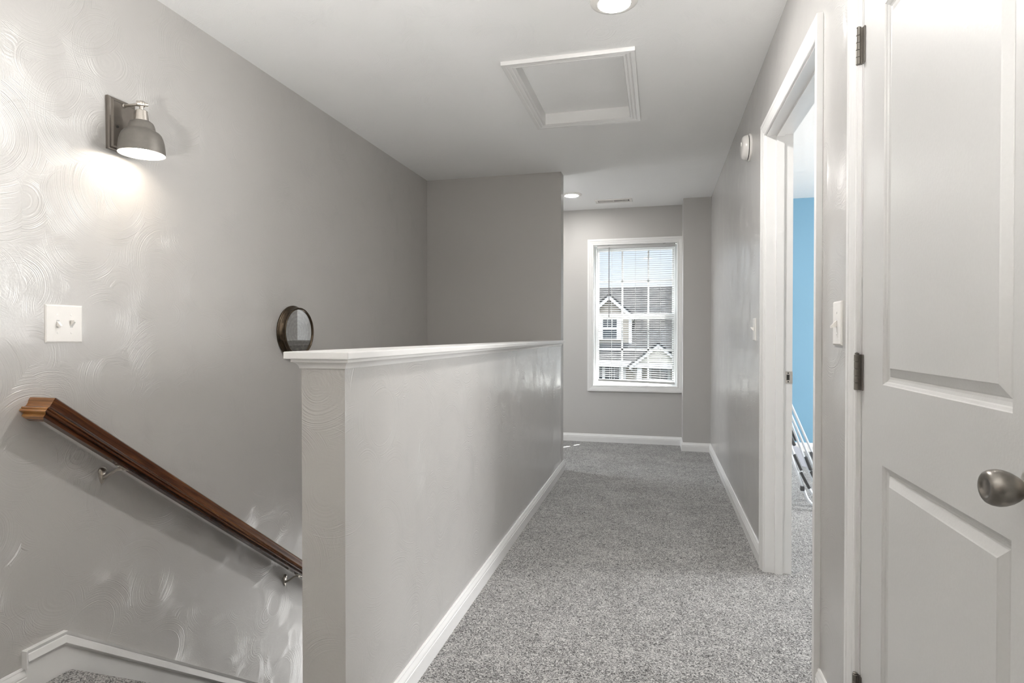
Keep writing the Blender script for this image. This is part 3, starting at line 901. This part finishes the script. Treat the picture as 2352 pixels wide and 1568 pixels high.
# ------------------------------------------------------------------ wall clock
CYc, CZc = 2.783, 1.137
ck = thing('wall_clock', (XL, CYc, CZc), 'round bronze cased wall clock just above the half wall cap', 'clock')
CM = axis_matrix((XL, CYc, CZc), (1, 0, 0))
bm = bmesh.new()
lathe(bm, [(.0, 0.0), (.137, 0), (.1405, .003), (.1415, .007), (.1400, .0105), (.1370, .0115), (.1375, .0145), (.1350, .0170), (.1290, .0230), (.1265, .0300), (.1275, .0380), (.1300, .0420), (.1300, .0455), (.1275, .0475), (.1240, .0470), (.1205, .0440), (.1195, .0360)], CM, 72)
obj('case', bm, M_bronze, ck, smooth=True, angle=50)
bm = bmesh.new(); lathe(bm, [(.1200, .0300), (.06, .0300), (0, .0300)], CM, 64)
dl = obj('dial', bm, dial_mat(), ck)
for k in range(12):
    bm = bmesh.new()
    n_ = (1, 2, 3, 2, 1, 2, 3, 4, 2, 1, 2, 3)[k]
    for j in range(n_):
        off = (j - .5 * (n_ - 1)) * .0068
        t = bmesh.new(); box(t, -.0014, .0014, .086, .108, 0, .0012)
        join(bm, t, CM @ Matrix.Translation((0, 0, .0301)) @ Matrix.Rotation(k * PI / 6, 4, 'Z') @ Matrix.Translation((off, 0, 0)))
    obj('hour_mark', bm, M_inner, dl)
for ang, ln, wd in ((1.9, .060, .0035), (3.6, .088, .0025)):
    bm = bmesh.new(); t = bmesh.new(); box(t, -wd, wd, -.012, ln, 0, .001)
    join(bm, t, CM @ Matrix.Translation((0, 0, .0325)) @ Matrix.Rotation(ang, 4, 'Z'))
    obj('hand', bm, M_bronze, ck)
bm = bmesh.new(); lathe(bm, [(.1205, .0400), (0, .0402)], CM, 64)
obj('glass', bm, M_cglass, ck, smooth=True)

# ------------------------------------------------------------------ handrail
hr = thing('handrail', (-1.84, 1.40, .88), 'dark stained wooden handrail sloping down the left wall', 'handrail')
th = math.atan(.767)
tdir = V(0, math.cos(th), -math.sin(th)); ndir = V(0, math.sin(th), math.cos(th))
_half = [(.012, .0685), (.020, .0665), (.0268, .0615), (.0278, .0565), (.0262, .0505), (.0235, .0440), (.0225, .0370), (.0235, .0320), (.0270, .0275), (.0305, .0255), (.0318, .0230), (.0305, .0205), (.0285, .0195), (.0310, .0175), (.0315, .0120), (.0300, .0105), (.0150, .0105), (.0145, 0)]
HRP = [(-u, v) for u, v in _half[::-1]] + [(0, .0695)] + _half
HRP = HRP[::-1]
RB = V(-1.846, 1.402, .858)      # mitre corner, underside centre line
def mitre_cut(t, co, no):
    bmesh.ops.bisect_plane(t, geom=t.verts[:] + t.edges[:] + t.faces[:], plane_co=co, plane_no=no, clear_outer=True)
    es = [e for e in t.edges if e.is_boundary]
    bmesh.ops.holes_fill(t, edges=es)
t = bmesh.new(); sweep(t, [RB - tdir * .12, RB + tdir * 4.05], HRP, ndir)
mitre_cut(t, RB, (V(-1, 0, 0) - tdir * 1).normalized() * 1.0)
rail = obj('rail', t, M_wood, hr, smooth=True, angle=28)
t = bmesh.new(); sweep(t, [RB + V(.12, 0, 0), V(XL, RB.y, RB.z)], HRP, ndir)
mitre_cut(t, RB, (V(1, 0, 0) + tdir).normalized())
obj('rail_return', t, M_wood_lit, hr, smooth=True, angle=28)['label'] = 'mitred end of the handrail turning into the wall, painted honey brown as if lit from above'
for by in (1.660, 2.704):
    sd = (by - RB.y + .014) / tdir.y
    pr = RB + tdir * sd                       # saddle point under the rail
    zr = RB.z - .767 * (by - RB.y) - .015     # top of the wall rosette
    bm = bmesh.new()
    lathe(bm, [(0, 0), (.0155, 0), (.0155, .004), (.012, .0065), (.0, .007)], axis_matrix((XL, by, zr - .010), (1, 0, 0)), 20)
    ov = [(-.0150, -.012), (-.0125, -.030), (-.008, -.046), (-.0035, -.055), (.0035, -.055), (.008, -.046), (.0125, -.030), (.0150, -.012)]
    va = [bm.verts.new((XL, by + a, zr + b)) for a, b in ov]; vb = [bm.verts.new((XL + .006, by + a * .8, zr + b * .97)) for a, b in ov]
    for k in range(len(ov)): bm.faces.new((va[k], va[(k + 1) % 8], vb[(k + 1) % 8], vb[k]))
    bm.faces.new(vb); bm.faces.new(va[::-1])
    arm = rounded([(XL + .002, by, zr - .036), (XL + .018, by + .001, zr - .030), (pr.x - .016, pr.y - .004, pr.z - .006), (pr.x + .004, pr.y, pr.z - .006)], .012, 5)
    tube(bm, arm, .0055, 10)
    t = bmesh.new(); bbox(t, -.010, .010, -.024, .024, -.0035, 0, .001)
    R = Matrix(((1, 0, 0), (0, tdir.y, ndir.y), (0, tdir.z, ndir.z))).to_4x4()
    join(bm, t, Matrix.Translation(pr) @ R)
    for k in (-.016, .016):
        lathe(bm, [(.0035, 0), (.003, .002), (0, .0025)], axis_matrix(pr + tdir * k - ndir * .0034, -ndir), 10)
    obj('bracket', bm, M_nickel, hr, smooth=True)

# ------------------------------------------------------------------ folded metal frame in the blue room
rk = thing('folding_frame', (.95, 4.25, 0), 'folded white metal frame with grey plastic joints, seen through the doorway', 'folding frame')
def flatbar(bm, a, b, w, th_):
    a, b = Vector(a), Vector(b); d = b - a
    R = d.to_track_quat('Z', 'Y').to_matrix().to_4x4()
    t = bmesh.new(); bbox(t, -w / 2, w / 2, -th_ / 2, th_ / 2, 0, d.length, min(w, th_) * .3)
    join(bm, t, Matrix.Translation(a) @ R)
def ext(a, b, k0=0.0, k1=0.0):
    a, b = Vector(a), Vector(b); d = (b - a).normalized()
    return a - d * k0, b + d * k1
bars = [((.936, 4.5, .587), (1.087, 4.5, .223), .24, .215), ((.915, 4.40, .525), (1.06, 4.40, .165), .26, .155), ((.893, 4.3, .483), (1.034, 4.3, .087), .28, .07)]
for a, b, k0, k1 in bars:
    bm = bmesh.new(); p, q = ext(a, b, k0, k1); flatbar(bm, p, q, .022, .014)
    for s in (.12, .62):
        c = p.lerp(q, s)
        lathe(bm, [(.0045, 0), (0, .002)], axis_matrix(c + V(0, -.007, 0), (0, -1, 0)), 10)
    obj('side_bar', bm, M_white_metal, rk, smooth=True)
bm = bmesh.new()
tube(bm, rounded([(.80, 4.12, .46), (.854, 4.12, .301), (.938, 4.09, .055), (.995, 4.06, .013), (1.22, 4.00, .013)], .05, 6), .0095, 12)
obj('bent_leg', bm, M_white_metal, rk, smooth=True)
bm = bmesh.new()
tube(bm, rounded([(.84, 4.22, .44), (.905, 4.22, .255), (.985, 4.19, .075), (1.04, 4.16, .013), (1.24, 4.10, .013)], .05, 6), .0095, 12)
obj('bent_leg', bm, M_white_metal, rk, smooth=True)
for a, b, w in (((.893, 4.36, .465), (.925, 4.36, .395), .026), ((.863, 4.28, .455), (.897, 4.28, .375), .030), ((.865, 4.13, .345), (.905, 4.11, .245), .022), ((.900, 4.11, .235), (.948, 4.09, .135), .016), ((.952, 4.22, .315), (.985, 4.22, .225), .026), ((.985, 4.22, .22), (1.04, 4.22, .10), .020), ((1.03, 4.42, .31), (1.075, 4.42, .20), .022)):
    bm = bmesh.new(); flatbar(bm, a, b, w, .020)
    obj('joint_cover', bm, M_rubber, rk)['label'] = 'dark grey plastic joint cover'
bm = bmesh.new(); bbox(bm, .893, .917, 4.085, 4.105, .118, .148, .003)
obj('foot_cap', bm, M_rubber, rk)
bm = bmesh.new()
w0 = [(.86, 4.34, .36), (.99, 4.34, .30)], [(.90, 4.30, .24), (1.01, 4.30, .17)]
vs = [bm.verts.new(p) for p in ((.845, 4.36, .40), (.955, 4.36, .34), (.985, 4.33, .22), (.895, 4.33, .25))]
bm.faces.new(vs); bmesh.ops.solidify(bm, geom=bm.faces[:], thickness=.004)
obj('fabric_sling', bm, M_fabric, rk)

# ------------------------------------------------------------------ outside: ground and the house across
bm = bmesh.new(); box(bm, -60, 60, YF + .6, 90, -3.2, -2.95)
struct('ground_outside', bm, M_ground, 'pale ground outside the window', 'ground')

hs = thing('townhouse', (-.5, 19.2, -2.95), 'beige sided house with grey roof seen through the window blind', 'house')
def prism_y(bm, poly, y0, y1, mi=0):
    a = [bm.verts.new((x, y0, z)) for x, z in poly]; b = [bm.verts.new((x, y1, z)) for x, z in poly]
    n = len(poly)
    for k in range(n): bm.faces.new((a[k], a[(k + 1) % n], b[(k + 1) % n], b[k])).material_index = mi
    bm.faces.new(a[::-1]).material_index = mi; bm.faces.new(b).material_index = mi
bm = bmesh.new(); box(bm, -8, 8, 19.2, 30, -2.95, .30)
obj('house_wall', bm, M_siding, hs)
bm = bmesh.new()
prof = [(18.75, .30), (25.0, 3.13), (31.2, .30), (31.2, .20), (25.0, 2.98), (18.75, .18)]
a = [bm.verts.new((-8.3, y, z)) for y, z in prof]; b = [bm.verts.new((8.3, y, z)) for y, z in prof]
for k in range(6): bm.faces.new((a[k], a[(k + 1) % 6], b[(k + 1) % 6], b[k]))
bm.faces.new(a[::-1]); bm.faces.new(b)
obj('main_roof', bm, M_shingle, hs)
bm = bmesh.new(); box(bm, -8.3, 8.3, 18.70, 18.76, .14, .31)
obj('fascia', bm, M_htrim, hs)
# dormer
dxc = -1.59
bm = bmesh.new(); prism_y(bm, [(dxc - .69, .7), (dxc + .69, .7), (dxc + .69, 1.72), (dxc, 2.34), (dxc - .69, 1.72)], 20.0, 23.2)
dw = obj('dormer_wall', bm, M_siding, hs)
bm = bmesh.new()
for s in (-1, 1):
    box(bm, dxc + s * .69 - .05, dxc + s * .69 + .05, 19.97, 20.05, .82, 1.75)
    bm2 = [(dxc, 2.50), (dxc + s * .80, 1.79), (dxc + s * .80, 1.62), (dxc, 2.33)]
    prism_y(bm, bm2, 19.80, 19.90)
obj('rake_board', bm, M_htrim, dw)
bm = bmesh.new()
for s in (-1, 1): prism_y(bm, [(dxc, 2.54), (dxc + s * .84, 1.80), (dxc + s * .84, 1.73), (dxc, 2.46)], 19.78, 23.8)
obj('dormer_roof', bm, M_shingle, hs)
def hwin(x0, x1, z0, z1, y, trim_l, trim_r, trim_b, trim_t, nv=2, mid=None):
    b = bmesh.new()
    box(b, x0 - trim_l, x0, y - .06, y + .02, z0 - trim_b, z1 + trim_t); box(b, x1, x1 + trim_r, y - .06, y + .02, z0 - trim_b, z1 + trim_t)
    box(b, x0, x1, y - .06, y + .02, z0 - trim_b, z0); box(b, x0, x1, y - .06, y + .02, z1, z1 + trim_t)
    for k in range(nv): 
        xm = x0 + (x1 - x0) * (k + 1) / (nv + 1); box(b, xm - .008, xm + .008, y - .035, y, mid if mid else z0, z1)
    if mid: box(b, x0, x1, y - .04, y, mid - .03, mid + .03)
    w = obj('house_window', b, M_htrim, hs)
    b = bmesh.new(); box(b, x0, x1, y - .02, y - .01, z0, z1)
    obj('house_pane', b, M_hglass, w)
hwin(-1.81, -1.345, 1.0, 1.70, 20.0, .13, .15, .04, .10, 2, 1.36)
hwin(-1.665, -1.216, -1.2, .095, 19.2, .085, .22, .10, .09, 2)
hwin(-2.3, -1.755, -1.2, .095, 19.2, .085, .005, .10, .09, 2)
# porch
pxc = .011
bm = bmesh.new(); prism_y(bm, [(pxc - .66, .30), (pxc + .66, .30), (pxc, .80)], 17.0, 17.1)
pw = obj('porch_gable', bm, M_siding2, hs)
bm = bmesh.new()
for s in (-1, 1): prism_y(bm, [(pxc, .897), (pxc + s * .80, .268), (pxc + s * .80, .15), (pxc, .775)], 16.90, 17.0)
box(bm, pxc - .80, pxc + .80, 16.95, 17.2, .19, .305)
obj('porch_rake', bm, M_htrim, pw)
bm = bmesh.new()
for s in (-1, 1): prism_y(bm, [(pxc, .93), (pxc + s * .85, .262), (pxc + s * .85, .20), (pxc, .87)], 16.88, 20.3)
obj('porch_roof', bm, M_shingle, hs)
bm = bmesh.new(); box(bm, pxc - .76, pxc + .76, 17.2, 19.2, .19, .22)
obj('porch_soffit', bm, M_htrim, hs)
for xc in (-.51, .545):
    bm = bmesh.new(); box(bm, xc - .067, xc + .067, 17.0, 17.13, -2.95, .19)
    obj('porch_post', bm, M_htrim, hs)
hwin(-.20, .298, -1.6, .118, 19.2, .06, .10, .05, .08, 0)
bm = bmesh.new(); box(bm, -.48, -.20 - .06, 19.16, 19.2, -2.7, .118)
obj('house_door', bm, M_siding, hs)
bm = bmesh.new(); tube(bm, rounded([(-.80, 18.68, .14), (-.80, 18.75, .02), (-.64, 19.1, -.12), (-.64, 19.14, -2.9)], .05, 4), .035, 8)
obj('downspout', bm, M_htrim, hs, smooth=True)

# ------------------------------------------------------------------ camera
cam = bpy.data.cameras.new('camera'); co = bpy.data.objects.new('camera', cam); COL.objects.link(co)
cam.sensor_width = 36.0; cam.lens = 36.0 * 1342.0 / 2352.0
cam.clip_start = 0.02; cam.clip_end = 300
co.location = (0, 0, 1.118)
co.rotation_euler = (PI / 2 - 14.0 / 1342.0, 0, math.radians(14.02))
scn.camera = co

# ------------------------------------------------------------------ sky, sun, daylight, added fill
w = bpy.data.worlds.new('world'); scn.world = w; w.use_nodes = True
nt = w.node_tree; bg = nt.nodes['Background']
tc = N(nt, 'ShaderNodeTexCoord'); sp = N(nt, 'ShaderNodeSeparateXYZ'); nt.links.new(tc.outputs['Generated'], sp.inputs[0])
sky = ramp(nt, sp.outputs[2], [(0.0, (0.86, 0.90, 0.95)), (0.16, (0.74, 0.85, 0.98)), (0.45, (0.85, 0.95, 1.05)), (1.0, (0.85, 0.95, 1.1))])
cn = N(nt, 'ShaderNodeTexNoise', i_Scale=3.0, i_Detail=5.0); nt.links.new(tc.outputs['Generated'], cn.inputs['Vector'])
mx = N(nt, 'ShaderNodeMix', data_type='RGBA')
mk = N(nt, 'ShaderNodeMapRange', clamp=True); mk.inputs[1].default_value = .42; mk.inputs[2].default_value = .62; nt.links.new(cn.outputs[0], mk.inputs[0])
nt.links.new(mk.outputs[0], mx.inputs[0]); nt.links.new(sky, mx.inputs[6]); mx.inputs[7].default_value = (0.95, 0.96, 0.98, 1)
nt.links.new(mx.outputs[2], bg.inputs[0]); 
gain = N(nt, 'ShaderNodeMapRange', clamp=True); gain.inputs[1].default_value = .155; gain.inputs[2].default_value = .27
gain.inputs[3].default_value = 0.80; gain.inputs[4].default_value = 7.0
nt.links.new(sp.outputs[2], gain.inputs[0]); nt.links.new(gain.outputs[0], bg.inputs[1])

sun = bpy.data.lights.new('sun', 'SUN'); sun.energy = 36.0; sun.angle = math.radians(0.6); sun.color = (1, .96, .9)
so = bpy.data.objects.new('sun', sun); COL.objects.link(so)
tosun = V(.58, .81, 2.75).normalized()
so.rotation_euler = tosun.to_track_quat('Z', 'Y').to_euler(); so.location = tosun * 50

def area(name, loc, direction, sx, sy, power, col):
    l = bpy.data.lights.new(name, 'AREA'); l.shape = 'RECTANGLE'; l.size = sx; l.size_y = sy; l.energy = power; l.color = col
    o = bpy.data.objects.new(name, l); COL.objects.link(o); o.location = loc
    o.rotation_euler = Vector(direction).to_track_quat('-Z', 'Z').to_euler()
    return o
area('daylight_bedroom', (3.86, 4.0, (BWZ0 + BWZ1) / 2), (-1, 0, 0), 1.95, 1.35, 165.0, (1.0, .99, .975))

area('daylight_stairs', (-1.40, YS + .14, -1.475), (0, -1, .25), .68, 1.4, 17.0, (1.0, .99, .97))

area('fill_landing', (XL - .14, 5.15, 1.325), (1, 0, 0), .48, 1.4, 20.0, (.98, .99, 1.0))  # fill light behind the added landing window

# ------------------------------------------------------------------ colour management
vs = scn.view_settings
scn.display_settings.display_device = 'sRGB'
vs.view_transform = 'Standard'; vs.look = 'None'; vs.exposure = 0.50; vs.gamma = 1.0
vs.use_curve_mapping = False
scn.cycles.max_bounces = 9; scn.cycles.diffuse_bounces = 6; scn.cycles.glossy_bounces = 4; scn.cycles.transparent_max_bounces = 12
scn.cycles.use_adaptive_sampling = True; scn.cycles.adaptive_threshold = 0.05; scn.cycles.adaptive_min_samples = 32
scn.cycles.caustics_reflective = False; scn.cycles.caustics_refractive = False
scn.cycles.use_denoising = True
scn.cycles.sample_clamp_indirect = 20.0
